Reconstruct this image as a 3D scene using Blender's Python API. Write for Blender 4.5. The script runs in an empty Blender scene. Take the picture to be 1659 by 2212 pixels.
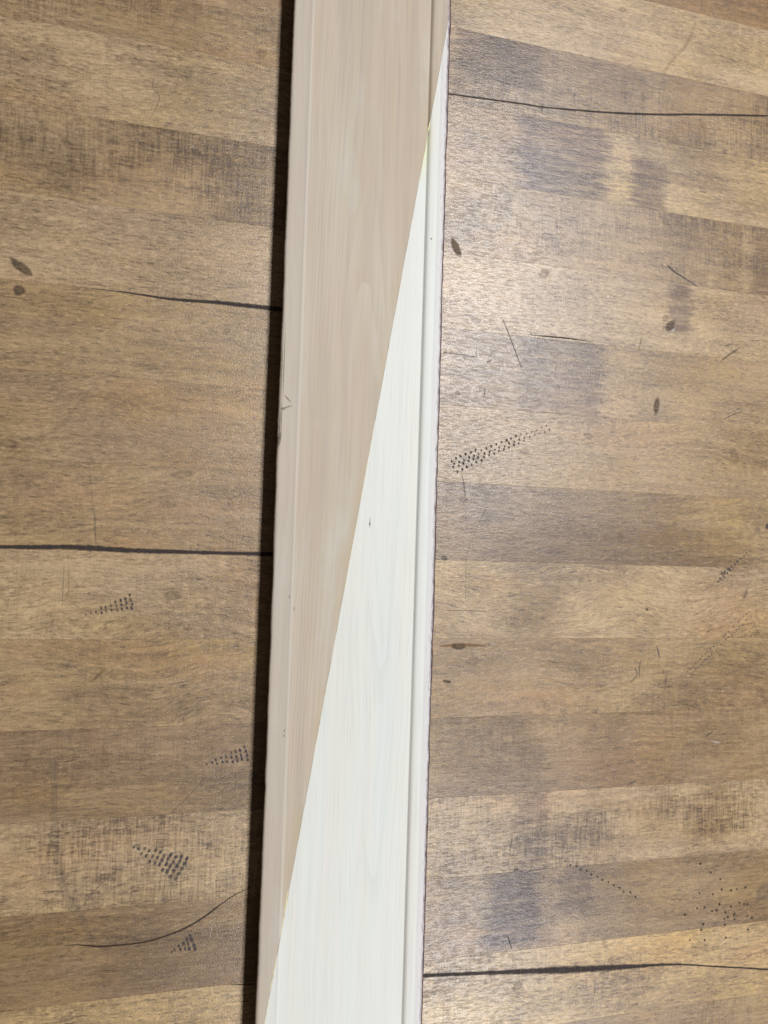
import bpy, bmesh, math, random
import numpy as np
from mathutils import Vector, Matrix, Euler

random.seed(7)
RNG = np.random.default_rng(11)
scene = bpy.context.scene
C = scene.collection
R = math.radians

# ------------------------------------------------------------------ camera
cam_d = bpy.data.cameras.new('camera')
cam = bpy.data.objects.new('camera', cam_d)
C.objects.link(cam)
cam_d.sensor_fit = 'VERTICAL'
cam_d.sensor_height = 24.0
cam_d.lens = 24.0 * 1853.0 / 2212.0
cam_d.clip_start = 0.01
cam_d.clip_end = 20.0
cam.location = (0.0, -0.27268, 0.47275)                 # held by hand over the floor, tipped to the right
cam.rotation_euler = Euler((0.03870, -0.29686, 0.02951), 'XYZ')
scene.camera = cam

# ------------------------------------------------------------------ light
world = bpy.data.worlds.new('World')
scene.world = world
world.use_nodes = True
world.node_tree.nodes['Background'].inputs[0].default_value = (1.0, 0.93, 0.86, 1)
world.node_tree.nodes['Background'].inputs[1].default_value = 0.05

def ceiling_tube(x, y, z, watts):
    d = bpy.data.lights.new('ceiling_tube_light', 'AREA')
    d.shape = 'RECTANGLE'
    d.size = 0.38
    d.size_y = 1.25
    d.energy = watts
    d.color = (0.955, 0.99, 1.05)
    o = bpy.data.objects.new('ceiling_tube_light', d)
    C.objects.link(o)
    o.location = (x, y, z)
# a row of two fluorescent fixtures on the ceiling, to the right of the board
ceiling_tube(0.98, 0.50, 2.0, 45.0)
ceiling_tube(0.98, -1.75, 2.0, 37.5)

scene.render.engine = 'CYCLES'
scene.view_settings.view_transform = 'Standard'
scene.view_settings.look = 'None'
scene.view_settings.exposure = 0.0
scene.view_settings.gamma = 1.0

# ------------------------------------------------------------------ node helpers
class Tree:
    def __init__(self, nt):
        self.nt = nt
    def node(self, kind, **props):
        n = self.nt.nodes.new(kind)
        for k, v in props.items():
            setattr(n, k, v)
        return n
    def put(self, sock, v):
        if isinstance(v, bpy.types.NodeSocket):
            self.nt.links.new(v, sock)
        elif isinstance(v, (tuple, list)) and len(v) == 3 and sock.type == 'RGBA':
            sock.default_value = (*v, 1)
        else:
            sock.default_value = v
    def math(self, op, a, b=0.0, clamp=False):
        n = self.node('ShaderNodeMath', operation=op, use_clamp=clamp)
        self.put(n.inputs[0], a); self.put(n.inputs[1], b)
        return n.outputs[0]
    def vec(self, op, a, b):
        n = self.node('ShaderNodeVectorMath', operation=op)
        self.put(n.inputs[0], a); self.put(n.inputs[1], b)
        return n.outputs['Value'] if op == 'DOT_PRODUCT' else n.outputs[0]
    def noise(self, v, scale, detail=2.0, rough=0.5, distortion=0.0):
        n = self.node('ShaderNodeTexNoise')
        self.put(n.inputs['Vector'], self.vec('MULTIPLY', v, scale))
        n.inputs['Scale'].default_value = 1.0
        n.inputs['Detail'].default_value = detail
        n.inputs['Roughness'].default_value = rough
        n.inputs['Distortion'].default_value = distortion
        return n.outputs[0]
    def ramp(self, v, a, b, c=0.0, d=1.0, smooth=False):
        n = self.node('ShaderNodeMapRange', clamp=True)
        if smooth:
            n.interpolation_type = 'SMOOTHSTEP'
        self.put(n.inputs[0], v)
        for i, q in enumerate((a, b, c, d)):
            self.put(n.inputs[1 + i], q)
        return n.outputs[0]
    def mix(self, f, a, b, blend='MIX'):
        n = self.node('ShaderNodeMix', data_type='RGBA', blend_type=blend)
        self.put(n.inputs[0], f); self.put(n.inputs[6], a); self.put(n.inputs[7], b)
        return n.outputs[2]
    def sep(self, v):
        n = self.node('ShaderNodeSeparateXYZ'); self.put(n.inputs[0], v)
        return n.outputs[0], n.outputs[1], n.outputs[2]
    def comb(self, x, y, z):
        n = self.node('ShaderNodeCombineXYZ')
        for i, q in enumerate((x, y, z)):
            self.put(n.inputs[i], q)
        return n.outputs[0]
    def bump(self, h, strength, dist):
        n = self.node('ShaderNodeBump')
        n.inputs['Strength'].default_value = strength
        n.inputs['Distance'].default_value = dist
        self.put(n.inputs['Height'], h)
        return n.outputs[0]

def new_mat(name):
    m = bpy.data.materials.new(name)
    m.use_nodes = True
    t = Tree(m.node_tree)
    return m, t, m.node_tree.nodes['Principled BSDF']

def group(name, ins, outs):
    g = bpy.data.node_groups.new(name, 'ShaderNodeTree')
    for n, ty, dv in ins:
        s = g.interface.new_socket(n, in_out='INPUT', socket_type=ty)
        if dv is not None:
            s.default_value = dv
    for n, ty in outs:
        g.interface.new_socket(n, in_out='OUTPUT', socket_type=ty)
    t = Tree(g)
    gi = t.node('NodeGroupInput'); go = t.node('NodeGroupOutput')
    return g, t, gi.outputs, go.inputs

# worn maple stave: fine dark dashes along the grain, streaks, blotches, saw marks across
WOOD, t, gi, go = group('worn_wood',
    [('Vector', 'NodeSocketVector', None), ('Seed', 'NodeSocketFloat', 0.0), ('Light', 'NodeSocketColor', None),
     ('Dark', 'NodeSocketColor', None), ('Saw', 'NodeSocketFloat', 0.2), ('Wave', 'NodeSocketFloat', 0.004)],
    [('Color', 'NodeSocketColor'), ('Height', 'NodeSocketFloat'), ('Rough', 'NodeSocketFloat')])
sd = gi['Seed']
v0 = t.vec('ADD', gi['Vector'], t.comb(t.math('MULTIPLY', sd, 1.731), 0.0, t.math('MULTIPLY', sd, 3.17)))
wv = t.math('SUBTRACT', t.noise(v0, (9, 16, 1), 2, 0.5), 0.5)
x, y, z = t.sep(v0)
yw = t.math('ADD', y, t.math('MULTIPLY', wv, gi['Wave']))
v = t.comb(x, yw, z)
dash = t.ramp(t.noise(v, (190, 900, 40), 4, 0.65), 0.49, 0.68)
dash2 = t.ramp(t.noise(v, (75, 800, 17), 3, 0.6), 0.58, 0.70)
pale = t.ramp(t.noise(v, (230, 680, 31), 4, 0.65), 0.50, 0.66)
streak = t.ramp(t.noise(v, (14, 210, 9), 4, 0.6), 0.33, 0.68)
blotch = t.ramp(t.noise(v0, (16, 34, 5), 3, 0.55), 0.32, 0.68)
hue = t.ramp(t.noise(v0, (9, 20, 3), 2, 0.5), 0.35, 0.65)
speck = t.ramp(t.noise(v0, (1050, 1250, 77), 2, 0.6), 0.35, 0.68)
sawm = t.ramp(t.noise(v0, (11, 22, 21), 2, 0.5), 0.36, 0.60)
sawl = t.ramp(t.noise(v0, (800, 60, 13), 3, 0.6), 0.44, 0.60)
sawb = t.ramp(t.noise(v0, (130, 40, 23), 4, 0.65), 0.48, 0.66)
saw = t.math('MULTIPLY', t.math('MULTIPLY', t.math('ADD', t.math('MULTIPLY', sawl, 0.6), t.math('MULTIPLY', sawb, 0.4)), sawm), gi['Saw'])
f = t.math('MULTIPLY', streak, 0.28)
f = t.math('ADD', f, t.math('MULTIPLY', blotch, 0.36))
f = t.math('ADD', f, t.math('MULTIPLY', dash, 0.46))
f = t.math('ADD', f, t.math('MULTIPLY', dash2, 0.30))
f = t.math('ADD', f, t.math('MULTIPLY', speck, 0.26))
f = t.math('ADD', f, t.math('MULTIPLY', saw, 0.52))
f = t.math('SUBTRACT', f, t.math('MULTIPLY', pale, 0.36))
f = t.math('ADD', f, -0.10, clamp=True)
light = t.mix(t.math('MULTIPLY', hue, 0.75), gi['Light'], t.mix(1.0, gi['Light'], (0.88, 0.87, 0.98), 'MULTIPLY'))
hue2 = t.ramp(t.noise(v0, (12, 26, 57), 3, 0.55), 0.50, 0.68)
light = t.mix(t.math('MULTIPLY', hue2, 0.8), light, t.mix(1.0, light, (1.0, 0.96, 0.80), 'MULTIPLY'))
hue3 = t.ramp(t.noise(v0, (10, 30, 91), 3, 0.55), 0.54, 0.70)
light = t.mix(t.math('MULTIPLY', hue3, 0.42), light, t.mix(1.0, light, (1.08, 0.92, 0.86), 'MULTIPLY'))
t.put(go['Color'], t.mix(f, light, gi['Dark']))
h = t.math('ADD', t.math('MULTIPLY', dash, -0.5), t.math('MULTIPLY', speck, -0.45))
h = t.math('ADD', h, t.math('MULTIPLY', pale, 0.25))
t.put(go['Height'], h)
t.put(go['Rough'], t.ramp(t.math('ADD', dash, speck), 0.0, 1.6, 0.245, 0.345))

# a stain with soft, uneven borders (metres, in the stave's own frame)
STAIN, t, gi, go = group('stain',
    [('Vector', 'NodeSocketVector', None), ('X0', 'NodeSocketFloat', 0), ('X1', 'NodeSocketFloat', 0),
     ('Y0', 'NodeSocketFloat', 0), ('Y1', 'NodeSocketFloat', 0), ('Soft', 'NodeSocketFloat', 0.005), ('Seed', 'NodeSocketFloat', 0)],
    [('Mask', 'NodeSocketFloat')])
v0 = t.vec('ADD', gi['Vector'], t.comb(0.0, 0.0, gi['Seed']))
n1 = t.math('SUBTRACT', t.noise(v0, (60, 160, 1), 4, 0.65), 0.5)
n2 = t.math('SUBTRACT', t.noise(v0, (22, 480, 1), 3, 0.65), 0.5)
x, y, z = t.sep(gi['Vector'])
w = t.math('MULTIPLY', gi['Soft'], 2.6)
xw = t.math('ADD', t.math('ADD', x, t.math('MULTIPLY', n1, w)), t.math('MULTIPLY', n2, t.math('ADD', w, 0.016)))
yw = t.math('ADD', y, t.math('MULTIPLY', n1, 0.010))
sf = gi['Soft']
m = t.ramp(xw, t.math('SUBTRACT', gi['X0'], sf), t.math('ADD', gi['X0'], sf), smooth=True)
m = t.math('MULTIPLY', m, t.ramp(xw, t.math('SUBTRACT', gi['X1'], sf), t.math('ADD', gi['X1'], sf), 1.0, 0.0, smooth=True))
m = t.math('MULTIPLY', m, t.ramp(yw, t.math('SUBTRACT', gi['Y0'], 0.003), t.math('ADD', gi['Y0'], 0.003), smooth=True))
m = t.math('MULTIPLY', m, t.ramp(yw, t.math('SUBTRACT', gi['Y1'], 0.004), t.math('ADD', gi['Y1'], 0.004), 1.0, 0.0, smooth=True))
tex = t.ramp(t.noise(v0, (32, 430, 3), 4, 0.65), 0.34, 0.60, 0.42, 1.0)
t.put(go['Mask'], t.math('MULTIPLY', m, tex))

# ------------------------------------------------------------------ measured data, millimetres on the floor
STRIPS = [
["crack",1.0,[[-20.9,-138.0,0.23],[-9.5,-138.0,0.57],[6.0,-138.5,0.92],[16.8,-139.0,1.38],[29.8,-138.8,1.72],[45.0,-138.1,2.06],[60.5,-138.0,2.52],[73.2,-138.0,2.75],[92.5,-138.2,2.75]]],
["crack",1.0,[[-72.7,-276.3,1.6],[-58.7,-275.3,1.83],[-45.4,-275.0,2.29],[-27.3,-274.4,2.52],[-11.4,-274.8,2.98],[5.7,-275.3,2.52],[25.1,-275.4,2.29],[50.1,-275.4,2.06],[81.1,-275.3,2.29],[92.8,-275.3,1.83]]],
["crack",1.0,[[171.2,4.1,1.08],[178.8,4.3,1.08],[223.4,6.8,1.08],[243.7,7.8,1.08],[285.9,12.3,1.32],[322.5,17.6,1.56],[352.8,23.0,1.56],[409.9,32.3,1.32],[450.1,38.8,1.2]]],
["crack",0.7,[[239.5,9.0,0.72],[239.3,3.4,0.72]]],
["crack",1.0,[[166.0,-513.7,2.03],[176.8,-514.1,2.29],[206.0,-516.3,2.16],[239.7,-518.8,3.3],[267.6,-521.0,4.57],[296.4,-523.0,3.68],[318.7,-524.4,2.41],[333.8,-525.3,1.52],[349.1,-526.9,1.14],[372.7,-530.6,1.14],[414.7,-537.2,1.14],[455.5,-543.5,1.02]]],
["brown",0.85,[[-19.4,-477.1,0.23],[-13.1,-477.1,0.57],[-2.9,-479.0,1.26],[8.3,-479.4,0.92],[20.5,-479.1,0.92],[31.0,-477.0,1.03],[40.6,-474.1,1.15],[50.3,-469.1,1.15],[60.0,-462.6,0.8],[66.9,-458.7,0.57],[75.0,-455.4,0.34]]],
["brown",1.0,[[232.9,-136.8,0.37],[250.9,-136.4,1.1],[263.5,-136.3,0.98],[277.7,-136.9,0.24]]],
["crack",0.9,[[65.1,-506.3,0.34],[73.7,-506.9,0.69],[86.1,-508.1,0.69]]],
["grey",0.85,[[215.9,-128.8,0.73],[222.9,-143.6,0.98],[229.3,-158.2,0.61]]],
["grey",0.4,[[209.2,-242.6,0.56],[206.0,-248.2,0.56],[199.7,-262.0,0.56],[196.1,-273.1,0.56],[195.7,-285.3,0.56],[196.1,-299.2,0.56]]],
["grey",0.75,[[183.2,-305.4,0.56],[194.9,-305.5,0.56],[210.1,-306.2,0.56]]],
["navy",0.9,[[331.5,-81.1,1.22],[337.7,-85.0,1.47],[343.9,-87.6,1.1],[354.8,-92.5,0.61]]],
["grey",0.8,[[376.3,-178.5,0.73],[384.2,-174.6,0.73],[391.4,-172.0,0.73]]],
["grey",0.6,[[377.9,-175.7,0.61],[385.8,-171.7,0.61],[390.6,-169.8,0.61]]],
["grey",0.6,[[177.8,-152.9,1.47],[186.8,-153.2,1.22],[199.2,-153.9,0.98]]],
["grey",0.6,[[199.0,-146.9,0.61],[199.2,-154.5,0.61]]],
["grey",0.5,[[199.1,-148.6,0.49],[209.0,-148.7,0.49],[208.0,-152.7,0.49]]],
["grey",0.8,[[205.9,-156.1,1.1],[209.4,-154.8,1.1]]],
["grey",0.8,[[205.3,-171.7,0.86],[204.9,-177.5,0.86]]],
["grey",0.55,[[191.9,-225.5,1.22],[193.4,-232.7,1.22],[194.2,-238.0,1.22]]],
["grey",0.14,[[-28.0,-380.3,2.75],[-27.5,-395.6,3.44],[-27.1,-409.9,3.9],[-25.8,-424.2,4.59],[-22.7,-443.3,5.5],[-17.8,-453.2,5.73],[-11.9,-463.2,5.5],[-6.3,-475.7,4.59]]],
["grey",0.2,[[-26.3,-380.3,0.57],[-26.2,-405.2,0.57],[-23.5,-429.1,0.57],[-20.3,-447.3,0.57],[-9.9,-465.3,0.57],[-5.8,-475.2,0.57]]],
["grey",0.2,[[-29.3,-385.9,0.57],[-28.5,-409.8,0.57],[-26.4,-431.7,0.57],[-21.5,-451.0,0.57],[-12.7,-466.0,0.57]]],
["grey",0.45,[[-11.2,-457.6,0.69],[-4.2,-448.7,0.69],[5.7,-440.4,0.69]]],
["grey",0.45,[[31.4,-413.4,0.69],[38.0,-406.8,0.69],[48.5,-395.4,0.69]]],
["grey",0.28,[[-59.0,-11.1,0.52],[-44.8,-19.4,0.52],[-30.5,-23.8,0.52],[-17.9,-28.6,0.52],[-9.0,-32.1,0.52],[5.0,-41.0,0.52]]],
["grey",0.2,[[-9.6,-29.9,0.57],[-7.5,-34.9,0.57],[-3.2,-44.1,0.57]]],
["grey",0.42,[[5.7,-21.0,0.8],[6.9,-25.5,0.69],[9.3,-27.7,0.92],[9.6,-30.8,0.8],[7.4,-37.5,0.46],[5.1,-42.3,0.46]]],
["grey",0.45,[[-27.8,-282.1,0.57],[-27.8,-304.5,0.57]]],
["grey",0.4,[[-25.4,-284.0,0.57],[-25.3,-302.5,0.57]]],
["grey",0.7,[[229.7,-438.2,0.76],[227.9,-450.3,0.76]]],
["grey",0.6,[[207.7,-435.7,0.76],[205.7,-440.2,0.76]]],
["navy",0.85,[[228.0,-497.2,1.02],[229.5,-501.6,1.02],[230.7,-504.9,1.02]]],
["grey",0.8,[[315.7,-334.8,0.75],[314.5,-347.6,0.75]]],
["grey",0.7,[[311.4,-339.9,1.0],[313.2,-344.8,1.0],[308.3,-349.8,1.0]]],
["grey",0.7,[[327.3,-326.4,1.5],[329.9,-335.1,1.5]]],
["grey",0.7,[[334.9,-346.4,1.12],[334.1,-350.8,1.12]]],
["grey",0.6,[[332.4,-341.4,1.0],[332.2,-345.0,1.0]]],
["grey",0.7,[[396.6,-289.3,1.37],[392.8,-296.7,1.37]]],
["pale",0.7,[[284.1,-154.2,1.1],[282.5,-164.6,1.1]]],
["pale",0.9,[[367.8,-388.0,1.12],[376.2,-389.3,1.12]]],
["navy",0.7,[[363.8,-385.5,1.0],[370.9,-381.8,1.0]]],
["pale",0.6,[[54.6,-473.3,0.8],[53.5,-481.5,0.8]]],
["pale",0.5,[[62.5,-162.7,0.46],[66.9,-169.7,0.46],[72.7,-178.2,0.46]]],
["grey",0.14,[[-18.2,-229.5,1.6],[-16.4,-241.3,1.6],[-15.1,-255.1,1.6]]],
["grey",0.4,[[-14.4,-253.1,1.38],[-12.7,-272.8,1.38]]],
["brown",0.4,[[372.7,-140.9,0.73],[380.6,-134.8,1.71],[389.4,-129.2,0.73]]],
["grey",0.5,[[306.3,-413.2,1.27],[315.3,-410.1,1.27]]],
["grey",0.6,[[354.4,-454.2,1.14],[361.9,-452.6,1.14]]],
["navy",0.5,[[230.1,-458.8,2.29],[234.9,-458.7,2.29]]],
["brown",0.6,[[375.8,-129.8,0.86],[381.3,-128.2,0.86]]],
["brown",0.2,[[369.2,-110.5,0.61],[375.5,-108.5,0.61]]],
["brown",0.14,[[326.6,45.9,2.88],[332.5,55.1,3.12],[344.5,69.6,2.88],[350.5,84.4,2.4]]],
["brown",0.4,[[313.4,-129.4,0.98],[310.6,-140.1,0.98]]],
["orange",0.75,[[179.9,-326.4,0.5],[188.9,-325.9,2.74],[198.1,-325.7,2.49],[210.0,-326.5,0.62]]],
["brown",0.1,[[-60.7,-232.9,1.6],[-45.1,-221.3,2.98],[-31.9,-210.5,2.98],[-18.7,-190.6,1.15]]],
["brown",0.28,[[-12.3,-344.4,1.38],[-5.1,-336.7,2.06]]],
["pale",0.6,[[28.0,-52.3,1.6],[29.5,-55.8,1.6]]],
]
OVALS = [
["knot",0.85,[-55.3,-130.9,6.65,2.29,-35]],
["knot_light",0.85,[-52.8,-132.2,4.13,1.72,-38]],
["knot",0.77,[-55.6,-143.2,2.87,2.87,0]],
["knot_light",0.68,[-55.4,-143.0,1.6,1.6,0]],
["knot",0.85,[184.4,-89.0,6.01,2.4,-62]],
["knot_light",0.85,[184.5,-88.3,5.29,1.8,-62]],
["knot",0.31,[218.5,-24.5,3.12,2.16,55]],
["knot",0.64,[334.4,-120.7,4.65,2.94,50]],
["pale",0.77,[336.4,-123.4,1.71,1.1,40]],
["knot",0.31,[330.5,-116.0,2.2,2.2,0]],
["knot",0.31,[243.1,-97.6,4.16,2.94,40]],
["knot",0.28,[198.3,-131.9,3.67,1.84,0]],
["knot",0.72,[324.7,-173.5,5.88,2.08,80]],
["pale",0.31,[327.4,-173.3,4.16,0.86,82]],
["knot",0.22,[384.8,-202.5,5.63,3.43,-60]],
["knot",0.85,[192.2,-326.7,4.49,1.87,0]],
["knot_light",0.77,[192.8,-326.4,2.99,1.12,0]],
["knot",0.85,[185.4,-347.0,2.74,1.0,-8]],
["knot",0.17,[201.6,-335.6,4.49,3.24,20]],
["knot",0.37,[235.1,-526.7,4.32,2.54,40]],
["knot",0.25,[29.9,-233.8,6.31,2.52,8]],
["knot",0.25,[26.5,-298.7,4.81,2.75,-10]],
["knot",0.37,[30.7,-56.1,3.21,2.06,-30]],
["knot",0.28,[64.4,6.2,3.44,2.75,20]],
["grey",0.31,[50.7,-153.3,2.52,1.49,30]],
["grey",0.37,[187.7,-176.5,1.84,1.59,0]],
["grey",0.34,[192.9,-239.9,2.69,2.08,0]],
["grey",0.59,[181.8,-274.9,2.24,1.5,0]],
["knot",0.25,[293.3,-508.5,3.3,1.91,-60]],
["knot",0.22,[297.8,-518.7,2.79,1.78,0]],
["knot",0.22,[-57.1,-222.5,4.59,2.52,-10]],
["knot",0.31,[295.5,82.0,2.64,1.68,0]],
["knot",0.19,[299.6,-258.8,3.24,2.24,70]],
["knot",0.22,[276.0,-196.3,4.16,1.96,-10]],
["knot",0.19,[232.5,-208.5,3.67,2.2,10]],
["grey",0.31,[33.4,-260.3,1.6,0.92,0]],
["grey",0.34,[411.1,-486.9,5.08,7.62,-50]],
["navy",0.77,[411.6,-248.0,1.5,2.0,0]],
["knot",0.25,[-35.9,-62.6,4.59,2.06,-50]],
["knot",0.25,[-7.3,-417.3,3.9,2.06,50]],
["knot",0.31,[347.0,-486.5,1.78,1.27,0]],
["knot",0.25,[376.6,-525.3,2.03,1.27,0]],
["brown",0.68,[319.8,-304.0,1.0,0.87,0]],
["knot",0.19,[356.0,17.9,4.08,1.68,-75]],
["knot",0.19,[-48.8,-55.2,1.6,3.44,0]],
]
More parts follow.
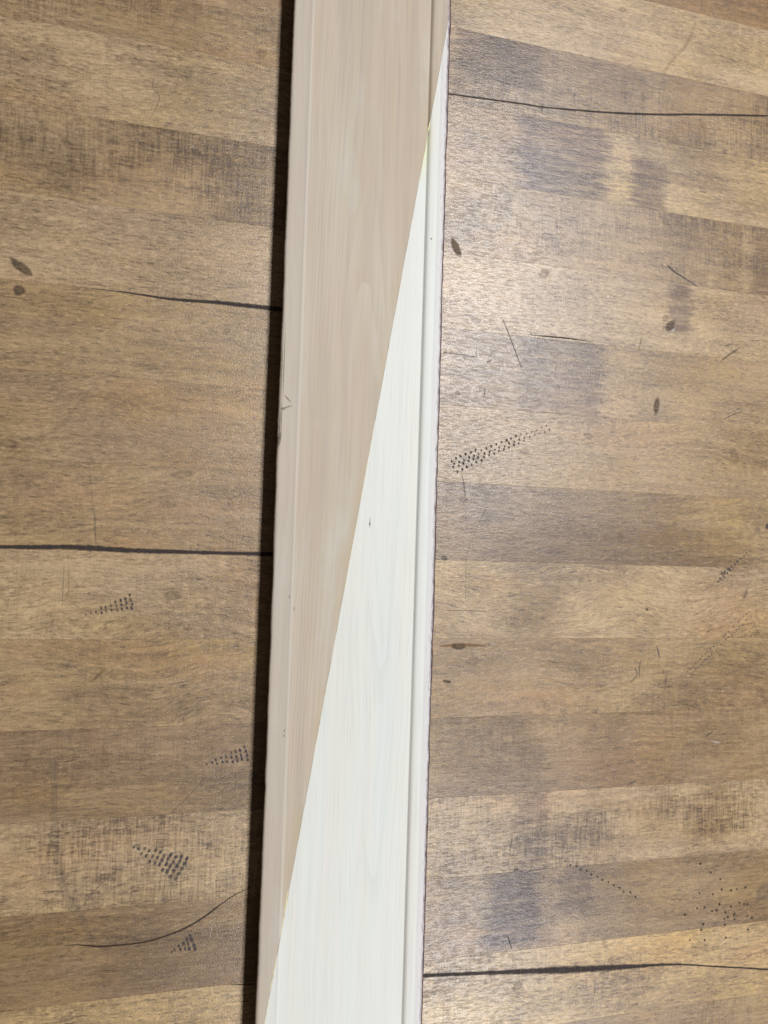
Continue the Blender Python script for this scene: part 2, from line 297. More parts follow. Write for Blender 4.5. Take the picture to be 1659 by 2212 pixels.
DOTS = [
["dent",[[184.8,-217.4,0.57,0.76,19.180988467257787],[186.6,-218.9,0.54,0.72,12.844028369102341],[186.3,-220.7,0.55,0.74,6.347869237250583],[188.8,-223.6,0.61,0.81,11.473692056584046],[187.7,-215.6,0.66,0.88,4.4484944879487855],[189.8,-217.6,0.58,0.78,12.614463934266333],[189.6,-219.9,0.59,0.78,15.242595650766646],[191.8,-221.9,0.59,0.78,9.94771264385982],[190.8,-214.3,0.66,0.88,34.350880340988525],[192.9,-216.2,0.52,0.7,25.023136012756915],[192.6,-218.2,0.68,0.9,23.82538967456484],[194.8,-220.4,0.67,0.89,21.701043548284794],[193.7,-212.4,0.69,0.92,5.403552401918583],[195.9,-214.6,0.67,0.9,22.005448853493903],[195.8,-216.9,0.62,0.83,15.261248335340337],[197.9,-218.9,0.54,0.72,22.474079874793503],[197.1,-211.6,0.63,0.84,12.944769500942076],[199.1,-213.3,0.59,0.78,20.825384186556903],[199.0,-215.5,0.65,0.87,17.291539052132627],[200.9,-217.1,0.56,0.75,19.913682607449914],[200.1,-209.9,0.6,0.81,5.359003364587595],[202.4,-212.2,0.49,0.65,5.855054620054114],[202.2,-214.3,0.65,0.87,-6.580053801262082],[204.2,-216.0,0.61,0.82,8.907838620501295],[204.0,-210.0,0.47,0.62,18.54531946286926],[205.9,-211.5,0.63,0.84,14.783487709444417],[205.8,-213.7,0.55,0.73,31.818255450666804],[207.1,-208.5,0.6,0.79,26.378812589177812],[209.2,-210.4,0.6,0.79,6.9975877296989815],[208.9,-212.3,0.52,0.7,0.39618798804587385],[210.2,-206.8,0.59,0.78,17.24619025349094],[212.5,-209.0,0.49,0.65,-2.300134512725222],[212.2,-211.0,0.55,0.73,22.570580592965243],[213.5,-205.6,0.53,0.71,17.932336958002246],[215.6,-207.4,0.49,0.65,7.055526611131181],[215.4,-209.6,0.53,0.7,20.433593895301524],[216.7,-204.1,0.52,0.69,29.98654758135483],[219.0,-206.3,0.47,0.62,11.596833752976227],[218.6,-208.1,0.57,0.75,-7.790264890553267],[220.0,-202.9,0.62,0.83,1.9792914175420524],[222.0,-204.5,0.62,0.83,15.43295900283145],[221.9,-206.9,0.52,0.69,13.02554570112329],[223.2,-201.4,0.51,0.69,32.59926283908254],[225.4,-203.3,0.47,0.63,4.223248102165373],[225.1,-205.3,0.6,0.79,30.049474040083073],[226.5,-199.9,0.55,0.74,10.475321129295985],[228.6,-201.9,0.52,0.69,5.694111237878445],[228.4,-204.0,0.5,0.66,12.538664459351867],[229.6,-198.3,0.36,0.48,1.6498904244061734],[231.9,-200.4,0.45,0.59,15.091747208824902],[231.7,-202.5,0.41,0.54,16.38654846047221],[233.3,-197.7,0.39,0.52,16.114793075899478],[235.6,-199.8,0.39,0.53,6.808798196722655],[236.7,-196.4,0.45,0.59,10.934196493444018],[238.9,-198.4,0.32,0.43,21.447702141569163],[240.2,-195.3,0.34,0.46,23.568589445231062],[242.2,-196.9,0.35,0.46,23.37719384899064],[243.5,-193.8,0.36,0.48,16.551066910782527],[245.7,-195.8,0.42,0.56,13.590180869292134],[246.8,-192.2,0.37,0.5,36.60906258701247],[249.0,-194.3,0.45,0.6,14.734108128442202]]],
["navy",[[-16.1,-309.3,0.44,0.8,15],[-13.5,-308.4,0.47,0.85,15],[-11.1,-307.7,0.5,0.9,15],[-8.7,-305.8,0.53,0.96,15],[-8.3,-308.0,0.53,0.96,15],[-6.6,-305.0,0.55,1.01,15],[-6.2,-307.3,0.55,1.01,15],[-3.8,-304.3,0.58,1.06,15],[-3.4,-306.8,0.58,1.06,15],[-1.7,-302.5,0.61,1.11,15],[-1.3,-304.4,0.61,1.11,15],[-0.7,-306.6,0.61,1.11,15],[0.9,-301.7,0.64,1.16,15],[1.4,-303.9,0.64,1.16,15],[1.6,-306.2,0.64,1.16,15],[3.2,-300.9,0.67,1.21,15],[3.8,-303.1,0.67,1.21,15],[4.2,-305.2,0.67,1.21,15],[5.5,-298.7,0.69,1.26,15],[6.0,-301.1,0.69,1.26,15],[6.7,-303.7,0.69,1.26,15],[6.7,-305.7,0.69,1.26,15]]],
["navy",[[48.7,-388.8,0.48,0.8,15],[51.4,-388.2,0.52,0.86,15],[53.4,-386.4,0.55,0.92,15],[54.2,-388.8,0.55,0.92,15],[56.0,-385.9,0.58,0.97,15],[56.9,-388.0,0.58,0.97,15],[58.7,-385.2,0.62,1.03,15],[59.3,-387.8,0.62,1.03,15],[61.1,-383.2,0.65,1.09,15],[61.6,-385.7,0.65,1.09,15],[62.6,-388.0,0.65,1.09,15],[63.7,-382.8,0.69,1.15,15],[64.3,-385.4,0.69,1.15,15],[64.8,-387.5,0.69,1.15,15],[66.4,-382.2,0.72,1.2,15],[66.7,-384.7,0.72,1.2,15],[67.5,-386.7,0.72,1.2,15],[68.5,-380.2,0.76,1.26,15],[69.3,-382.7,0.76,1.26,15],[69.9,-385.1,0.76,1.26,15],[70.5,-387.2,0.76,1.26,15]]],
["navy",[[12.5,-429.8,0.64,1.04,-28],[14.8,-431.1,0.68,1.1,-28],[18.1,-431.1,0.72,1.16,-28],[16.7,-433.7,0.72,1.16,-28],[20.7,-432.4,0.75,1.22,-28],[19.2,-434.9,0.75,1.22,-28],[23.7,-432.2,0.79,1.28,-28],[22.4,-435.1,0.79,1.28,-28],[21.0,-437.6,0.79,1.28,-28],[26.2,-433.7,0.83,1.34,-28],[24.8,-436.0,0.83,1.34,-28],[23.5,-439.0,0.83,1.34,-28],[28.5,-435.3,0.86,1.4,-28],[27.3,-437.7,0.86,1.4,-28],[26.1,-439.7,0.86,1.4,-28],[31.7,-435.2,0.9,1.46,-28],[30.3,-437.4,0.9,1.46,-28],[29.3,-440.0,0.9,1.46,-28],[27.7,-442.5,0.9,1.46,-28],[34.4,-436.4,0.94,1.52,-28],[33.2,-439.2,0.94,1.52,-28],[31.7,-441.3,0.94,1.52,-28],[30.3,-443.9,0.94,1.52,-28],[37.6,-436.6,0.97,1.58,-28],[36.3,-439.0,0.97,1.58,-28],[35.0,-441.5,0.97,1.58,-28],[33.6,-443.8,0.97,1.58,-28],[32.1,-446.4,0.97,1.58,-28],[39.9,-437.7,1.01,1.64,-28],[38.8,-440.4,1.01,1.64,-28],[37.9,-443.0,1.01,1.64,-28],[36.1,-445.5,1.01,1.64,-28],[35.0,-447.8,1.01,1.64,-28]]],
["navy",[[33.9,-485.5,0.56,0.88,18],[35.5,-484.9,0.63,0.98,18],[37.7,-483.1,0.69,1.08,18],[38.5,-485.1,0.69,1.08,18],[40.2,-482.0,0.75,1.19,18],[40.9,-484.8,0.75,1.19,18],[41.8,-480.2,0.82,1.29,18],[42.6,-482.7,0.82,1.29,18],[43.3,-485.1,0.82,1.29,18],[43.6,-478.5,0.88,1.39,18],[44.3,-480.5,0.88,1.39,18],[45.4,-483.0,0.88,1.39,18],[46.2,-485.6,0.88,1.39,18]]],
["navy",[[398.0,-265.0,0.44,0.79,-30],[395.5,-266.2,0.46,0.83,-30],[393.2,-268.7,0.48,0.87,-30],[391.1,-269.9,0.5,0.91,-30],[388.9,-271.8,0.53,0.95,-30],[387.8,-271.8,0.55,0.99,-30],[386.5,-274.6,0.55,0.99,-30],[385.8,-273.5,0.57,1.03,-30],[384.7,-276.3,0.57,1.03,-30],[383.5,-275.1,0.6,1.07,-30],[382.1,-278.0,0.6,1.07,-30],[381.4,-277.1,0.62,1.11,-30],[380.2,-279.7,0.62,1.11,-30],[380.2,-277.2,0.64,1.15,-30],[378.2,-279.8,0.64,1.15,-30],[377.5,-282.3,0.64,1.15,-30],[378.0,-278.7,0.66,1.19,-30],[376.5,-281.2,0.66,1.19,-30],[375.5,-283.9,0.66,1.19,-30],[375.7,-280.1,0.69,1.23,-30],[374.4,-283.2,0.69,1.23,-30],[373.2,-285.3,0.69,1.23,-30]]],
["grey",[[350.9,-343.3,0.57,0.75,-30],[353.1,-345.2,0.54,0.75,-30],[352.2,-341.7,0.61,0.75,-30],[355.3,-343.7,0.35,0.75,-30],[354.6,-340.2,0.47,0.75,-30],[356.8,-342.1,0.54,0.75,-30],[356.2,-338.6,0.58,0.75,-30],[358.5,-340.5,0.5,0.75,-30],[358.4,-337.0,0.42,0.75,-30],[360.4,-339.0,0.42,0.75,-30],[360.1,-335.5,0.53,0.75,-30],[362.1,-337.4,0.42,0.75,-30],[361.4,-333.9,0.54,0.75,-30],[363.8,-335.8,0.55,0.75,-30],[363.6,-332.3,0.47,0.75,-30],[366.2,-334.2,0.5,0.75,-30],[365.6,-330.7,0.46,0.75,-30],[368.5,-332.6,0.57,0.75,-30],[367.7,-329.1,0.49,0.75,-30],[370.0,-327.5,0.55,0.75,-30],[372.0,-329.5,0.49,0.75,-30],[372.5,-325.9,0.49,0.75,-30],[375.9,-326.3,0.42,0.75,-30],[377.8,-324.7,0.51,0.75,-30],[377.8,-321.1,0.58,0.75,-30],[379.4,-323.0,0.54,0.75,-30],[379.1,-319.5,0.48,0.75,-30],[381.7,-321.4,0.56,0.75,-30],[382.0,-317.9,0.6,0.75,-30],[384.1,-319.8,0.6,0.75,-30],[385.4,-314.7,0.62,0.75,-30],[387.9,-316.6,0.52,0.75,-30],[389.6,-315.0,0.52,0.75,-30],[389.4,-311.4,0.5,0.75,-30],[392.3,-313.3,0.47,0.75,-30],[391.2,-309.8,0.55,0.75,-30],[393.3,-308.1,0.54,0.75,-30],[395.5,-310.1,0.43,0.75,-30],[395.8,-306.5,0.52,0.75,-30]]],
["dent",[[264.9,-456.4,0.61,0.61,0],[268.5,-459.0,0.61,0.61,0],[272.5,-460.0,0.61,0.61,0],[276.0,-462.4,0.61,0.61,0],[280.1,-463.5,0.61,0.61,0],[283.3,-465.9,0.61,0.61,0],[287.4,-467.2,0.61,0.61,0],[290.9,-469.8,0.61,0.61,0],[295.1,-471.2,0.61,0.61,0],[298.8,-473.6,0.61,0.61,0],[302.9,-475.1,0.61,0.61,0],[306.1,-477.8,0.61,0.61,0],[310.7,-479.0,0.61,0.61,0],[314.4,-481.8,0.61,0.61,0]]],
["dent",[[361.6,-465.3,0.77,0.77,0],[369.6,-471.3,0.73,0.73,0],[377.0,-476.4,0.54,0.54,0],[378.0,-482.9,0.71,0.71,0],[361.4,-483.7,0.55,0.55,0],[371.2,-485.1,0.54,0.54,0],[385.4,-484.4,0.76,0.76,0],[390.0,-483.7,0.62,0.62,0],[396.3,-483.0,0.73,0.73,0],[359.7,-493.0,0.67,0.67,0],[365.1,-493.0,0.74,0.74,0],[350.7,-496.2,0.7,0.7,0],[376.5,-492.1,0.79,0.79,0],[370.8,-495.9,0.66,0.66,0],[374.3,-495.7,0.76,0.76,0],[385.4,-494.4,0.75,0.75,0],[392.0,-492.7,0.69,0.69,0],[395.6,-493.5,0.67,0.67,0],[398.2,-494.0,0.65,0.65,0],[381.1,-497.5,0.71,0.71,0],[388.3,-499.1,0.59,0.59,0],[387.4,-499.7,0.65,0.65,0],[383.0,-500.7,0.71,0.71,0],[380.3,-501.6,0.62,0.62,0],[388.1,-502.4,0.59,0.59,0],[398.4,-501.4,0.56,0.56,0],[401.4,-503.0,0.75,0.75,0],[364.3,-503.3,0.77,0.77,0],[362.9,-506.8,0.76,0.76,0],[380.7,-505.4,0.72,0.72,0],[398.7,-510.1,0.69,0.69,0],[354.4,-512.2,0.55,0.55,0],[365.4,-513.3,0.77,0.77,0],[381.7,-513.5,0.66,0.66,0]]],
]
STAINS = [
[-1,181.1,236.7,-0.2,0.65,0.6,"purple",5],
[-1,181.4,315.1,0.0,0.9,0.25,"purple",14],
[-1,329.5,361.7,-0.2,1.2,0.5,"brown",5],
[-1,361.7,425.6,-0.2,0.5,0.35,"brown",8],
[-1,-37.7,36.7,0.4,1.2,0.4,"brown",14],
[-1,-114.0,-49.4,-0.2,0.6,0.3,"brown",10],
[-3,280.4,464.9,-0.2,1.2,0.35,"brown",10],
[0,223.9,286.0,-0.2,1.2,0.75,"purple",7],
[0,184.2,233.3,-0.2,1.2,0.42,"purple",22],
[0,304.5,329.4,0.3,1.2,0.6,"purple",4],
[0,304.5,373.1,-0.2,0.6,0.3,"purple",12],
[0,11.4,85.0,0.2,0.9,0.25,"grey",20],
[0,286.2,304.4,-0.2,1.2,0.5,"light",4],
[0,350.9,410.2,-0.2,0.9,0.25,"brown",14],
[1,330.8,368.2,-0.2,0.6,0.3,"purple",8],
[1,368.2,388.4,0.0,1.2,0.45,"brown",3],
[1,397.9,418.7,-0.2,1.2,0.5,"purple",3],
[1,42.8,76.1,-0.2,1.2,0.28,"purple",16],
[1,-16.2,34.4,-0.2,0.5,0.18,"purple",18],
[1,-68.0,-30.0,0.2,0.8,0.35,"grey",8],
[1,5.5,24.9,-0.2,1.2,0.3,"light",10],
[1,182.3,206.4,0.2,1.2,0.3,"purple",12],
[2,333.3,350.9,0.0,0.7,0.6,"purple",4],
[2,245.3,290.8,0.2,1.2,0.15,"light",12],
[3,227.3,285.4,-0.2,1.2,0.55,"purple",5],
[3,177.5,233.4,-0.2,1.2,0.32,"purple",18],
[3,285.5,307.5,-0.2,1.2,0.35,"light",4],
[3,307.6,339.3,0.4,1.2,0.35,"grey",6],
[3,38.9,79.5,0.3,0.95,0.35,"grey",9],
[4,378.9,415.9,-0.2,0.6,0.4,"brown",12],
[4,179.8,253.0,-0.1,0.5,0.12,"grey",15],
[4,13.8,47.9,-0.2,1.2,0.15,"grey",14],
[5,172.6,354.4,-0.2,1.2,0.34,"purple",25],
[5,208.4,390.6,0.45,1.2,0.5,"brown",12],
[5,175.2,412.5,-0.2,0.3,0.2,"brown",14],
[5,193.0,232.3,-0.2,0.5,0.35,"bluegrey",14],
[6,224.1,258.2,-0.2,1.2,0.5,"brown",7],
[6,258.2,320.5,-0.2,0.45,0.22,"brown",16],
[6,351.7,376.5,0.2,1.0,0.2,"light",4],
[6,-13.3,38.6,0.1,0.8,0.2,"grey",18],
[7,335.0,421.0,0.3,1.2,0.4,"brown",16],
[7,249.8,275.1,-0.2,0.8,0.15,"light",7],
[7,178.1,198.5,-0.2,1.2,0.15,"grey",10],
[7,210.5,221.0,0.2,1.2,0.2,"brown",4],
[7,-26.9,19.1,0.5,1.0,0.25,"purple",14],
[8,-70.7,92.3,-0.2,1.2,0.32,"purple",18],
[8,176.3,232.4,-0.1,1.2,0.35,"purple",16],
[8,232.6,251.1,0.3,1.2,0.35,"purple",6],
[8,322.0,421.3,-0.1,1.2,0.4,"brown",14],
[8,250.8,322.0,-0.1,1.2,0.2,"purple",20],
[8,219.9,241.2,-0.1,0.5,0.3,"purple",8],
[9,230.4,242.6,-0.2,1.2,0.4,"purple",4],
[9,242.6,253.4,-0.2,1.2,0.45,"purple",3],
[9,319.3,339.6,-0.2,0.6,0.35,"brown",5],
[9,356.8,385.1,-0.2,0.8,0.5,"brown",7],
[9,184.7,193.4,-0.2,1.2,0.3,"grey",5],
[9,273.7,293.0,-0.2,0.9,0.3,"brown",6],
[10,213.5,248.2,-0.2,0.95,0.8,"purple",5],
[10,207.6,259.1,-0.2,1.2,0.4,"purple",4],
[10,259.0,282.7,-0.2,0.6,0.5,"purple",5],
[10,181.7,207.8,-0.2,0.6,0.35,"purple",8],
[10,276.3,323.5,-0.2,1.2,0.3,"brown",4],
[10,280.8,407.3,-0.2,1.2,0.26,"purple",18],
[10,176.0,210.7,-0.2,1.2,0.3,"purple",12],
[10,392.9,422.1,0.1,1.2,0.4,"brown",6],
[10,-66.5,95.6,-0.2,1.2,0.55,"brown",20],
[10,5.8,80.4,0.3,1.2,0.25,"purple",20],
[10,-66.2,-23.3,0.2,0.9,0.3,"grey",14],
[11,291.3,415.0,-0.2,0.7,0.3,"light",20],
[11,182.7,199.9,0.1,0.5,0.2,"purple",8],
[12,183.2,308.2,-0.2,1.2,0.25,"purple",20],
]

TINT = {'purple': (0.29, 0.235, 0.280), 'brown': (0.60, 0.55, 0.50), 'grey': (0.62, 0.65, 0.72), 'bluegrey': (0.62, 0.70, 0.85), 'light': (1.22, 1.20, 1.15)}
# stave tone: (light, saw marks, grain wave)
TONE = {-3: ('w', .3, .006), -2: ('l', .2, .004), -1: ('m', 1.0, .005), 0: ('l', .25, .006), 1: ('m', .9, .004), 2: ('l', .15, .004),
        3: ('m', .1, .004), 4: ('m', .1, .026), 5: ('m', .25, .022), 6: ('l', .3, .034), 7: ('m', .35, .030), 8: ('m', .5, .018),
        9: ('l', 1.0, .007), 10: ('m', .15, .010), 11: ('y', .7, .005), 12: ('m', .7, .005)}
LIGHTS = {'l': (0.615, 0.428, 0.228), 'm': (0.520, 0.350, 0.178), 'w': (0.53, 0.318, 0.136), 'y': (0.67, 0.455, 0.214)}
DARK = (0.145, 0.090, 0.050)

def plank_mat(k):
    m, t, bsdf = new_mat('stave_wood')
    key, saw, wave = TONE.get(k, ('lmmwly'[(k * 5) % 6], .2 + .1 * (k % 5), .008))
    tc = t.node('ShaderNodeTexCoord')
    vec = tc.outputs['Object']
    g = t.node('ShaderNodeGroup'); g.node_tree = WOOD
    t.put(g.inputs['Vector'], vec); g.inputs['Seed'].default_value = k * 2.37 + 9.1
    t.put(g.inputs['Light'], LIGHTS[key]); t.put(g.inputs['Dark'], DARK)
    g.inputs['Saw'].default_value = saw; g.inputs['Wave'].default_value = wave
    col = g.outputs['Color']
    for i, (kk, x0, x1, v0, v1, a, tint, soft) in enumerate(STAINS):
        if kk != k:
            continue
        s = t.node('ShaderNodeGroup'); s.node_tree = STAIN
        t.put(s.inputs['Vector'], vec)
        s.inputs['X0'].default_value = x0 / 1000 - PCX; s.inputs['X1'].default_value = x1 / 1000 - PCX
        s.inputs['Y0'].default_value = (0.5 - v1) * PW; s.inputs['Y1'].default_value = (0.5 - v0) * PW
        s.inputs['Soft'].default_value = soft / 1000; s.inputs['Seed'].default_value = i * 0.77
        col = t.mix(t.math('MULTIPLY', s.outputs['Mask'], a * (1.3 if tint != 'light' else 1.0), clamp=True), col, TINT[tint], 'MULTIPLY')
    t.put(bsdf.inputs['Base Color'], col)
    t.put(bsdf.inputs['Roughness'], g.outputs['Rough'])
    t.put(bsdf.inputs['Normal'], t.bump(g.outputs['Height'], 0.8, 0.00010))
    bsdf.inputs['Specular IOR Level'].default_value = 0.56
    return m

def link(name, me, mat, parent=None):
    o = bpy.data.objects.new(name, me)
    C.objects.link(o)
    if mat is not None:
        me.materials.append(mat)
    if parent is not None:
        o.parent = parent
    return o

# ------------------------------------------------------------------ floor: a dark bed with staves laid across it
PW = 0.046                       # stave width
PX0, PX1 = -1.10, 1.50
PCX = (PX0 + PX1) / 2
K0, K1 = -22, 30
bed_m, t, b = new_mat('dark_bed')
b.inputs['Base Color'].default_value = (0.035, 0.025, 0.02, 1); b.inputs['Roughness'].default_value = 0.9
bm = bmesh.new()
bmesh.ops.create_cube(bm, size=1.0)
bmesh.ops.scale(bm, verts=bm.verts, vec=(PX1 - PX0, (K1 - K0 + 1) * PW, 0.006))
bmesh.ops.translate(bm, verts=bm.verts, vec=(PCX, -(K0 + K1 + 1) / 2 * PW, -0.009))
me = bpy.data.meshes.new('floor'); bm.to_mesh(me); bm.free()
floor = link('floor', me, bed_m)
floor['kind'] = 'structure'
floor['label'] = 'worn wooden floor of narrow brown staves with cracks, dents and stains'

bm = bmesh.new()
bmesh.ops.create_cube(bm, size=1.0)
bmesh.ops.scale(bm, verts=bm.verts, vec=(PX1 - PX0, PW - 0.00003, 0.006))
bmesh.ops.translate(bm, verts=bm.verts, vec=(0, 0, -0.003))
top = [e for e in bm.edges if all(v.co.z > -0.001 for v in e.verts)]
bmesh.ops.bevel(bm, geom=top, offset=0.00006, segments=1, affect='EDGES')
plank_me = bpy.data.meshes.new('plank'); bm.to_mesh(plank_me); bm.free()
plank_me.materials.append(None)
for k in range(K0, K1 + 1):
    o = bpy.data.objects.new('plank', plank_me)
    C.objects.link(o); o.parent = floor
    o.location = (PCX, -(k + 0.5) * PW, RNG.uniform(-0.00003, 0.00003))
    o.material_slots[0].link = 'OBJECT'
    o.material_slots[0].material = plank_mat(k)

# ------------------------------------------------------------------ cracks, scratches, knots and dents pressed into the staves
def mark_mat(name, colour, rough, grain):
    m, t, b = new_mat(name)
    tc = t.node('ShaderNodeTexCoord'); vec = tc.outputs['Object']
    at = t.node('ShaderNodeAttribute', attribute_name='fade')
    n = t.ramp(t.noise(vec, (500, 1400, 1), 3, 0.65), 0.30, 0.62, 1.0 - grain, 1.0)
    t.put(b.inputs['Alpha'], t.math('MULTIPLY', at.outputs['Fac'], n))
    t.put(b.inputs['Base Color'], t.mix(t.noise(vec, (300, 900, 1), 2, 0.5), tuple(c * 0.7 for c in colour), tuple(c * 1.3 for c in colour)))
    b.inputs['Roughness'].default_value = rough
    b.inputs['Specular IOR Level'].default_value = 0.15
    return m
MARK = {'crack': mark_mat('crack_filler', (0.046, 0.036, 0.035), 0.7, 0.45), 'brown': mark_mat('brown_split', (0.045, 0.028, 0.018), 0.6, 0.3),
        'grey': mark_mat('graphite_scuff', (0.105, 0.100, 0.105), 0.55, 0.65), 'navy': mark_mat('ink_dent', (0.055, 0.055, 0.068), 0.55, 0.45),
        'dent': mark_mat('black_dent', (0.045, 0.040, 0.035), 0.6, 0.35), 'pale': mark_mat('pale_scratch', (0.60, 0.52, 0.44), 0.5, 0.4),
        'knot': mark_mat('knot_wood', (0.095, 0.064, 0.044), 0.5, 0.55), 'knot_light': mark_mat('knot_core', (0.22, 0.15, 0.085), 0.5, 0.4),
        'orange': mark_mat('resin_streak', (0.28, 0.135, 0.05), 0.5, 0.6)}
NAME = {'crack': 'crack', 'brown': 'crack', 'grey': 'scratch', 'navy': 'scratch', 'pale': 'scratch', 'orange': 'resin_streak'}

def smooth_path(pts, n=12):
    p = np.array(pts, float)
    if len(p) < 3:
        return np.array([p[0] + (p[-1] - p[0]) * q for q in np.linspace(0, 1, 8)])
    out = []
    for i in range(len(p) - 1):
        a, b_, c, d = p[max(i - 1, 0)], p[i], p[i + 1], p[min(i + 2, len(p) - 1)]
        for s in np.linspace(0, 1, n, endpoint=False):
            out.append(0.5 * ((2 * b_) + (c - a) * s + (2 * a - 5 * b_ + 4 * c - d) * s * s + (3 * b_ - a - 3 * c + d) * s ** 3))
    out.append(p[-1])
    return np.array(out)

def fade_mesh(name, verts, faces, fades):
    me = bpy.data.meshes.new(name)
    me.from_pydata(verts, [], faces)
    a = me.attributes.new('fade', 'FLOAT', 'POINT')
    a.data.foreach_set('value', fades)
    me.update()
    return me

LIFT = [0.00012]
def lift():
    LIFT[0] += 0.0000015
    return LIFT[0]

for kind, alpha, pts in STRIPS:
    q = smooth_path(pts)
    n = len(q)
    tan = np.gradient(q[:, :2], axis=0); tan /= np.linalg.norm(tan, axis=1)[:, None] + 1e-9
    nor = np.stack([-tan[:, 1], tan[:, 0]], 1)
    verts, fades, faces = [], [], []
    z = lift()
    sharp = 0.55 if kind in ('crack', 'brown') else 0.30
    for i in range(n):
        w = max(q[i, 2], 0.25) * (0.50 if kind == 'crack' else 0.42) * RNG.uniform(0.84, 1.12)
        off = RNG.normal(0, 0.04)
        end = min(1.0, i / 2.0, (n - 1 - i) / 2.0) if n > 3 else 1
        al = alpha * (0.15 + 0.85 * end)
        for u, fd in ((-1.25, 0), (-sharp, 1), (sharp, 1), (1.25, 0)):
            c = (q[i, :2] + nor[i] * (u * w + off)) / 1000
            verts.append((c[0], c[1], z)); fades.append(fd * al)
    for i in range(n - 1):
        for j in range(3):
            a = i * 4 + j
            faces.append((a, a + 4, a + 5, a + 1))
    nm = NAME[kind]
    link(nm, fade_mesh(nm, verts, faces, fades), MARK[kind], floor)

def oval(verts, faces, fades, cx, cy, rx, ry, rot, z, alpha, seg=14, jit=0.08, core=0.55, mid=1.0):
    b0 = len(verts)
    ca, sa = math.cos(R(rot)), math.sin(R(rot))
    verts.append((cx / 1000, cy / 1000, z)); fades.append(alpha * mid)
    js = 1 + RNG.normal(0, jit, seg)
    for ring, fd in ((core, 1.0), (1.15, 0.0)):
        for s in range(seg):
            a = 2 * math.pi * s / seg
            u, v = rx * ring * js[s] * math.cos(a), ry * ring * js[s] * math.sin(a)
            verts.append(((cx + u * ca - v * sa) / 1000, (cy + u * sa + v * ca) / 1000, z)); fades.append(alpha * fd)
    for s in range(seg):
        s2 = (s + 1) % seg
        faces.append((b0, b0 + 1 + s, b0 + 1 + s2))
        faces.append((b0 + 1 + s, b0 + 1 + seg + s, b0 + 1 + seg + s2, b0 + 1 + s2))

for kind, alpha, (cx, cy, rx, ry, rot) in OVALS:
    verts, faces, fades = [], [], []
    oval(verts, faces, fades, cx, cy, rx, ry, rot, lift(), alpha, core=0.68, mid=0.35 if alpha < 0.45 else 0.8)
    nm = 'knot' if kind.startswith('knot') else 'scratch' if kind == 'pale' else 'dent'
    link(nm, fade_mesh(nm, verts, faces, fades), MARK[kind], floor)

for kind, lst in DOTS:
    verts, faces, fades = [], [], []
    z = lift()
    for cx, cy, rx, ry, rot in lst:
        cx += RNG.normal(0, 0.12); cy += RNG.normal(0, 0.12)
        oval(verts, faces, fades, cx, cy, rx * (1.2 if kind == 'dent' else 1.0), ry * (1.2 if kind == 'dent' else 0.95), rot, z, RNG.uniform(0.85, 1.0) if kind == 'dent' else RNG.uniform(0.6, 0.9), seg=8, jit=0.1, core=0.6)
    o = link('dent_pattern', fade_mesh('dent_pattern', verts, faces, fades), MARK[kind], floor)
    o['kind'] = 'stuff'

# ------------------------------------------------------------------ the scarf-jointed board
BW, BT = 0.0936, 0.0140
BROT = -0.0031
board = bpy.data.objects.new('scarf_jointed_board', None)
C.objects.link(board)
board.location = (0.0784, -0.25, -0.0002)
board.rotation_euler = (0, 0, BROT)
board['label'] = 'long moulded wooden board, beige piece glued to white piece along a diagonal joint'
board['category'] = 'board'
MI = Matrix.Rotation(-BROT, 4, 'Z') @ Matrix.Translation((-0.0784, 0.25, 0))
ja = MI @ Vector((0.1713, 0.0433, 0)); jb = MI @ Vector((0.0821, -0.5216, 0))
jd = (jb - ja).normalized(); jn = Vector((-jd.y, jd.x, 0))        # points to the white side
if jn.x < 0: jn = -jn

prof = [(3.2, 0.0), (1.6, 6.0), (0.25, 11.6), (0.0, 12.7), (0.15, 13.4), (0.5, 13.8), (1.2, 13.98), (2.2, 14.0), (5.5, 14.0), (9.4, 14.0), (9.9, 14.05), (10.3, 14.14), (10.8, 14.18), (11.3, 14.14), (11.8, 14.05), (12.4, 14.0)]
prof += [(x, 14.0) for x in (20, 30, 40, 50, 60, 70)]
prof += [(80.2, 14.0), (80.5, 13.95), (80.62, 13.5), (80.68, 12.55), (80.9, 12.30), (81.25, 12.45), (81.65, 13.0), (82.1, 13.5), (82.7, 13.82), (83.6, 13.97), (85.5, 14.0), (87.2, 13.99), (87.6, 13.91), (87.9, 13.92), (88.3, 13.99),
         (89.2, 14.0), (91.0, 13.95), (92.2, 13.7), (93.0, 13.1), (93.4, 12.2), (93.6, 10.8), (93.2, 5.0), (91.5, 0.0)]
NY, Y0, Y1 = 700, -0.62, 0.62
ys = np.linspace(Y0, Y1, NY)
def fnoise(n, step):
    a = RNG.normal(0, 1, n // step + 3)
    return np.interp(np.arange(n) / step, np.arange(len(a)), a)
jl = fnoise(NY, 1) * 0.00005 + fnoise(NY, 5) * 0.00010 + fnoise(NY, 40) * 0.00012
jr = fnoise(NY, 1) * 0.00006 + fnoise(NY, 4) * 0.00013 + fnoise(NY, 40) * 0.00010
def board_bm():
    bm = bmesh.new()
    rows = []
    for i, yy in enumerate(ys):
        row = []
        for px, pz in prof:
            x = px / 1000
            if px < 2: x += jl[i] * (1 - px / 2)
            if px > 91: x += jr[i] * (px - 91) / 2.6
            row.append(bm.verts.new((x, yy, pz / 1000)))
        rows.append(row)
    n = len(prof)
    for i in range(NY - 1):
        for j in range(n - 1):
            bm.faces.new((rows[i][j], rows[i][j + 1], rows[i + 1][j + 1], rows[i + 1][j]))
        bm.faces.new((rows[i][n - 1], rows[i][0], rows[i + 1][0], rows[i + 1][n - 1]))
    bm.faces.new(rows[0]); bm.faces.new(list(reversed(rows[-1])))
    bmesh.ops.recalc_face_normals(bm, faces=bm.faces)
    return bm
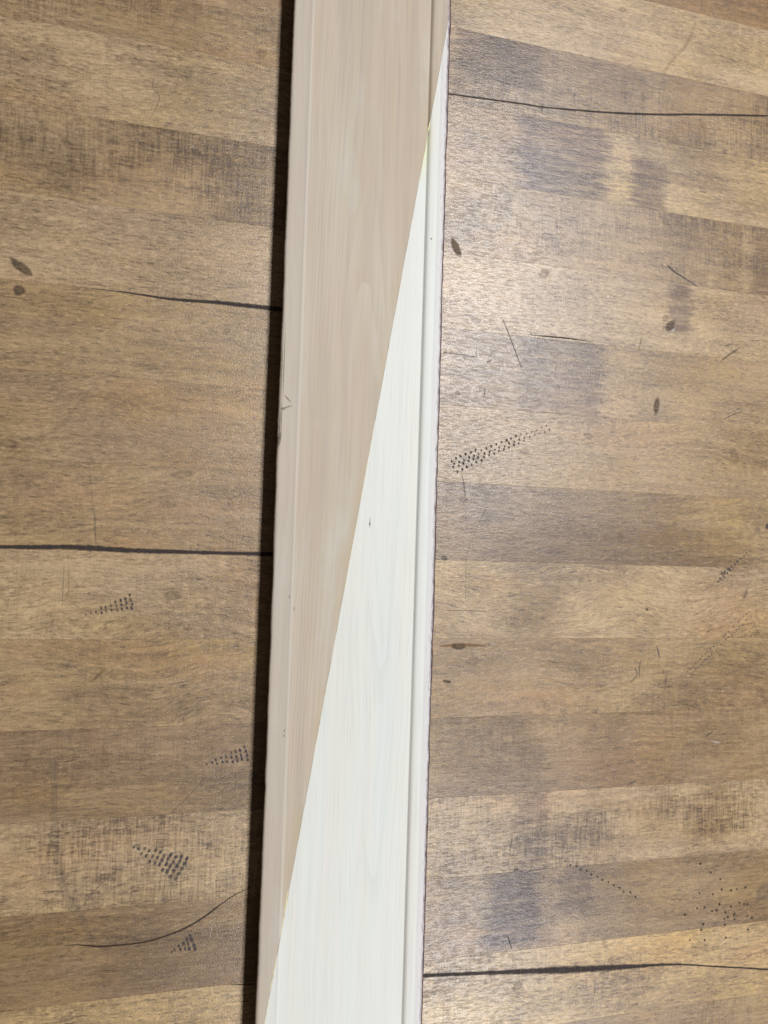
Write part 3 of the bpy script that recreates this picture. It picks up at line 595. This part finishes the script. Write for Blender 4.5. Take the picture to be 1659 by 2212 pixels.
def half(name, mat, sign):
    bm = board_bm()
    geom = list(bm.verts) + list(bm.edges) + list(bm.faces)
    r = bmesh.ops.bisect_plane(bm, geom=geom, dist=1e-7, plane_co=ja + jn * sign * 0.00003, plane_no=jn, clear_outer=sign < 0, clear_inner=sign > 0)
    ed = [e for e in bm.edges if e.is_boundary]
    bmesh.ops.holes_fill(bm, edges=ed, sides=0)
    bmesh.ops.recalc_face_normals(bm, faces=bm.faces)
    me = bpy.data.meshes.new(name); bm.to_mesh(me); bm.free()
    for p in me.polygons:
        p.use_smooth = p.normal.z > 0.05 or abs(p.normal.x) > 0.6
    me.set_sharp_from_angle(angle=R(38))
    return link(name, me, mat, board)

def board_mat(name, white):
    m, t, b = new_mat(name)
    tc = t.node('ShaderNodeTexCoord'); vec = tc.outputs['Object']
    x, y, z = t.sep(vec)
    wv = t.math('MULTIPLY', t.math('SUBTRACT', t.noise(vec, (30, 5, 1), 2, 0.5), 0.5), 0.012)
    vw = t.comb(t.math('ADD', x, wv), y, z)
    fine = t.noise(vw, (1500, 22, 1), 3, 0.6)
    med = t.noise(vw, (330, 5, 1), 4, 0.6)
    wide = t.noise(vw, (75, 3.2, 1), 3, 0.55)
    blot = t.noise(vec, (38, 14, 2), 3, 0.55)
    # flat-sawn figure: nested tongues of the growth rings
    dx = t.math('SUBTRACT', x, 0.047 if not white else 0.060)
    cth = t.math('ADD', y, t.math('MULTIPLY', t.math('MULTIPLY', dx, dx), 620.0 if not white else -900.0))
    cth = t.math('ADD', cth, t.math('MULTIPLY', t.noise(vec, (40, 7, 3), 3, 0.5), 0.16))
    fg = t.math('FRACT', t.math('MULTIPLY', cth, 15.0 if not white else 9.0))
    fg = t.math('MULTIPLY', fg, t.ramp(t.noise(vec, (20, 6, 8), 2, 0.5), 0.40, 0.60))
    d = t.vec('DOT_PRODUCT', t.vec('SUBTRACT', vec, tuple(ja)), tuple(jn))
    s = t.vec('DOT_PRODUCT', t.vec('SUBTRACT', vec, tuple(ja)), tuple(jd))
    ad = t.math('ABSOLUTE', d)
    if white:
        col = t.mix(t.ramp(wide, 0.38, 0.62), (0.795, 0.785, 0.700), (0.805, 0.755, 0.660))
        col = t.mix(t.ramp(med, 0.4, 0.7, 0.0, 0.5), col, (0.70, 0.715, 0.655))
        col = t.mix(t.ramp(fg, 0.75, 1.0, 0.0, 0.30), col, (0.60, 0.62, 0.54))
        col = t.mix(t.ramp(fine, 0.52, 0.72, 0.0, 0.5), col, (0.60, 0.585, 0.55))
        # thin yellow glue smear near the tip of the joint
        sm = t.math('MULTIPLY', t.ramp(s, 0.064, 0.078), t.ramp(s, 0.088, 0.105, 1, 0))
        col = t.mix(t.math('MULTIPLY', sm, t.ramp(ad, 0.0, 0.005, 0.75, 0.0)), col, (0.80, 0.78, 0.42))
    else:
        col = t.mix(t.ramp(wide, 0.32, 0.66), (0.615, 0.500, 0.375), (0.545, 0.418, 0.300))
        col = t.mix(t.ramp(blot, 0.35, 0.7, 0.0, 0.55), col, (0.560, 0.478, 0.350))
        col = t.mix(t.ramp(med, 0.45, 0.7, 0.0, 0.5), col, (0.43, 0.365, 0.295))
        col = t.mix(t.ramp(fg, 0.15, 1.0, 0.0, 0.45), col, (0.65, 0.57, 0.46))
        col = t.mix(t.ramp(fine, 0.50, 0.72, 0.0, 0.42), col, (0.41, 0.33, 0.235))
        pal = t.ramp(t.noise(vec, (42, 17, 9), 3, 0.6), 0.58, 0.74, 0.0, 0.5)
        col = t.mix(pal, col, (0.62, 0.575, 0.48))
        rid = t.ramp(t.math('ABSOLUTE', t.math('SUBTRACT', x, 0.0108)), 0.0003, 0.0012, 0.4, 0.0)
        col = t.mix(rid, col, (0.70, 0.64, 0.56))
        col = t.mix(t.ramp(x, 0.0095, 0.0102, 0.25, 0.0), col, (0.57, 0.51, 0.44))  # sheen along the left strip, painted in as a paler tone
        # yellowed glue seeping into the beige wood along the joint
        see = t.math('MULTIPLY', t.ramp(ad, 0.0, 0.008, 1.0, 0.0, smooth=True), t.ramp(t.noise(vec, (30, 22, 4), 3, 0.6), 0.42, 0.62))
        col = t.mix(t.math('MULTIPLY', see, 0.42), col, (0.52, 0.39, 0.215))
    col = t.mix(t.ramp(x, 0.0872, 0.0892, 0.0, 0.5), col, (0.70, 0.64, 0.63) if white else (0.47, 0.40, 0.34))
    # the joint itself: a hairline of old glue and dust, broken along its length
    hl = t.math('MULTIPLY', t.ramp(ad, 0.00008, 0.0004, 1.0, 0.0), t.ramp(t.noise(vec, (60, 60, 4), 4, 0.7), 0.42, 0.60, 0.1, 0.75))
    col = t.mix(hl, col, (0.46, 0.34, 0.19))
    # rubbed long edges where the dark wood shows
    wn = t.noise(vec, (1500, 150, 1), 4, 0.7)
    wl = t.noise(vec, (20, 14, 5), 3, 0.6)
    ex = t.math('SUBTRACT', BW, x)
    er = t.ramp(t.math('ADD', ex, t.math('MULTIPLY', t.math('SUBTRACT', wn, 0.5), 0.0030)), 0.0004, 0.0030, 1.0, 0.0)
    er = t.math('MULTIPLY', er, t.ramp(wl, 0.40, 0.58, 0.30, 0.85))
    el = t.ramp(t.math('ADD', x, t.math('MULTIPLY', t.math('SUBTRACT', wn, 0.5), 0.0018)), 0.0000, 0.0014, 1.0, 0.0)
    el = t.math('MULTIPLY', el, t.ramp(wl, 0.42, 0.6, 0.25, 0.8))
    col = t.mix(er, col, (0.50, 0.37, 0.38)); col = t.mix(el, col, (0.28, 0.20, 0.175))
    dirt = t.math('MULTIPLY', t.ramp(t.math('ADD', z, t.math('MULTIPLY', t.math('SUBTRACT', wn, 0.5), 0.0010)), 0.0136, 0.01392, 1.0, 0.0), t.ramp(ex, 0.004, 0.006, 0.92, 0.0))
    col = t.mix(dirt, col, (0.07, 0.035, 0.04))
    # flanks: colour darkens below the rounded edge
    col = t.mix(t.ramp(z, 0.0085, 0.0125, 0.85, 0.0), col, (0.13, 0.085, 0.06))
    # shade inside the groove, painted into the colour
    groove_shade = t.math('MULTIPLY', t.ramp(x, 0.0811, 0.0823, 1, 0), t.math('MULTIPLY', t.ramp(z, 0.0130, 0.0139, 1.0, 0.0), t.ramp(x, 0.0800, 0.0804, 0, 1)))
    col = t.mix(t.math('MULTIPLY', groove_shade, 0.5), col, (0.30, 0.29, 0.29) if white else (0.24, 0.19, 0.155))
    t.put(b.inputs['Base Color'], col)
    b.inputs['Roughness'].default_value = 0.50 if white else 0.55
    b.inputs['Specular IOR Level'].default_value = 0.35
    hh = t.math('ADD', t.math('MULTIPLY', fine, 0.6), t.math('MULTIPLY', med, 0.5))
    t.put(b.inputs['Normal'], t.bump(hh, 0.12 if white else 0.18, 0.0002))
    return m
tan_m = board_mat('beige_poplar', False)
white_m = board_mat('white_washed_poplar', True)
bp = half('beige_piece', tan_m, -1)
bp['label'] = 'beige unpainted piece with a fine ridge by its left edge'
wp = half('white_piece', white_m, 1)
wp['label'] = 'white piece with a groove along its right edge'

# squeezed-out glue along the joint: thin uneven beads, each a raised ribbon
glue_m, t, b = new_mat('dried_glue')
tc = t.node('ShaderNodeTexCoord')
t.put(b.inputs['Base Color'], t.mix(t.noise(tc.outputs['Object'], (400, 200, 1), 3, 0.6), (0.72, 0.58, 0.24), (0.80, 0.72, 0.46)))
b.inputs['Roughness'].default_value = 0.35
def glue(s0, s1, w, off=0.0):
    n = max(6, int((s1 - s0) / 0.0015))
    verts, faces = [], []
    zt = BT
    for i, s in enumerate(np.linspace(s0, s1, n)):
        end = min(1.0, i / 2, (n - 1 - i) / 2)
        ww = w * 1.5 * (0.35 + 0.65 * RNG.random()) * (0.25 + 0.75 * end) / 1000
        c = ja + jd * s + jn * (off / 1000 + RNG.normal(0, 0.00006))
        for u, hz in ((-1, -0.00015), (-0.5, 0.00010), (0.5, 0.00010), (1, -0.00015)):
            q = c + jn * u * ww * 0.5
            verts.append((q.x, q.y, zt + hz * (0.4 + 0.6 * end)))
    for i in range(n - 1):
        for j in range(3):
            a = i * 4 + j
            faces.append((a, a + 1, a + 5, a + 4))
    me = bpy.data.meshes.new('glue_bead'); me.from_pydata(verts, [], faces); me.update()
    link('glue_bead', me, glue_m, board)
for a, c_, w, o in ((0.066, 0.0745, 0.9, 0.0), (0.245, 0.29, 0.28, 0.0), (0.302, 0.345, 0.25, 0.0), (0.39, 0.43, 0.25, 0.0), (0.502, 0.512, 0.9, -0.5), (0.507, 0.53, 0.75, -0.2), (0.535, 0.556, 0.6, -0.2), (0.558, 0.575, 0.5, -0.1)):
    glue(a, c_, w, o)

# small marks on the board
def bmark(name, kind, pts, alpha, z=BT + 0.00012):
    verts, faces, fades = [], [], []
    for (wx, wy, rx, ry, rot) in pts:
        q = MI @ Vector((wx / 1000, wy / 1000, 0))
        oval(verts, faces, fades, q.x * 1000, q.y * 1000, rx, ry, rot, z, alpha, seg=10, jit=0.12)
    link(name, fade_mesh(name, verts, faces, fades), MARK[kind], board)
bmark('nail_mark', 'dent', [(131.7, -257.1, 0.35, 0.9, 0)], 0.95)
bmark('nail_mark', 'grey', [(131.7, -256.4, 0.5, 3.0, 0)], 0.35)
bmark('speck', 'dent', [(163.6, -91.2, 0.55, 0.5, 0)], 0.8)
bmark('speck', 'grey', [(87.3, -372.0, 0.35, 0.8, 0), (87.5, -369.5, 0.25, 0.9, 0)], 0.8)
bmark('speck', 'grey', [(87.9, -298.0, 0.3, 0.8, 0), (90.6, -304.5, 0.25, 1.4, 0)], 0.6)
# small knot and the dark streaks that run past it on the left edge
bmark('knot', 'knot', [(83.3, -190.6, 2.6, 0.5, -45), (83.0, -195.2, 2.8, 0.55, 22), (80.9, -196.2, 1.5, 0.8, 0)], 0.42)
bmark('dark_streak', 'knot', [(80.6, -172.0, 0.28, 20.0, 0), (79.6, -176.0, 0.22, 16.0, 0), (80.2, -203.0, 0.30, 12.0, 0), (79.4, -206.0, 0.35, 11.0, 0)], 0.5)
bmark('dark_streak', 'knot', [(79.5, -213.0, 0.9, 4.5, -8)], 0.5)
bmark('red_stain', 'knot', [(170.4, -322.5, 0.55, 2.2, 0), (170.9, -334.0, 0.4, 9.0, 0)], 0.7, z=0.0139)
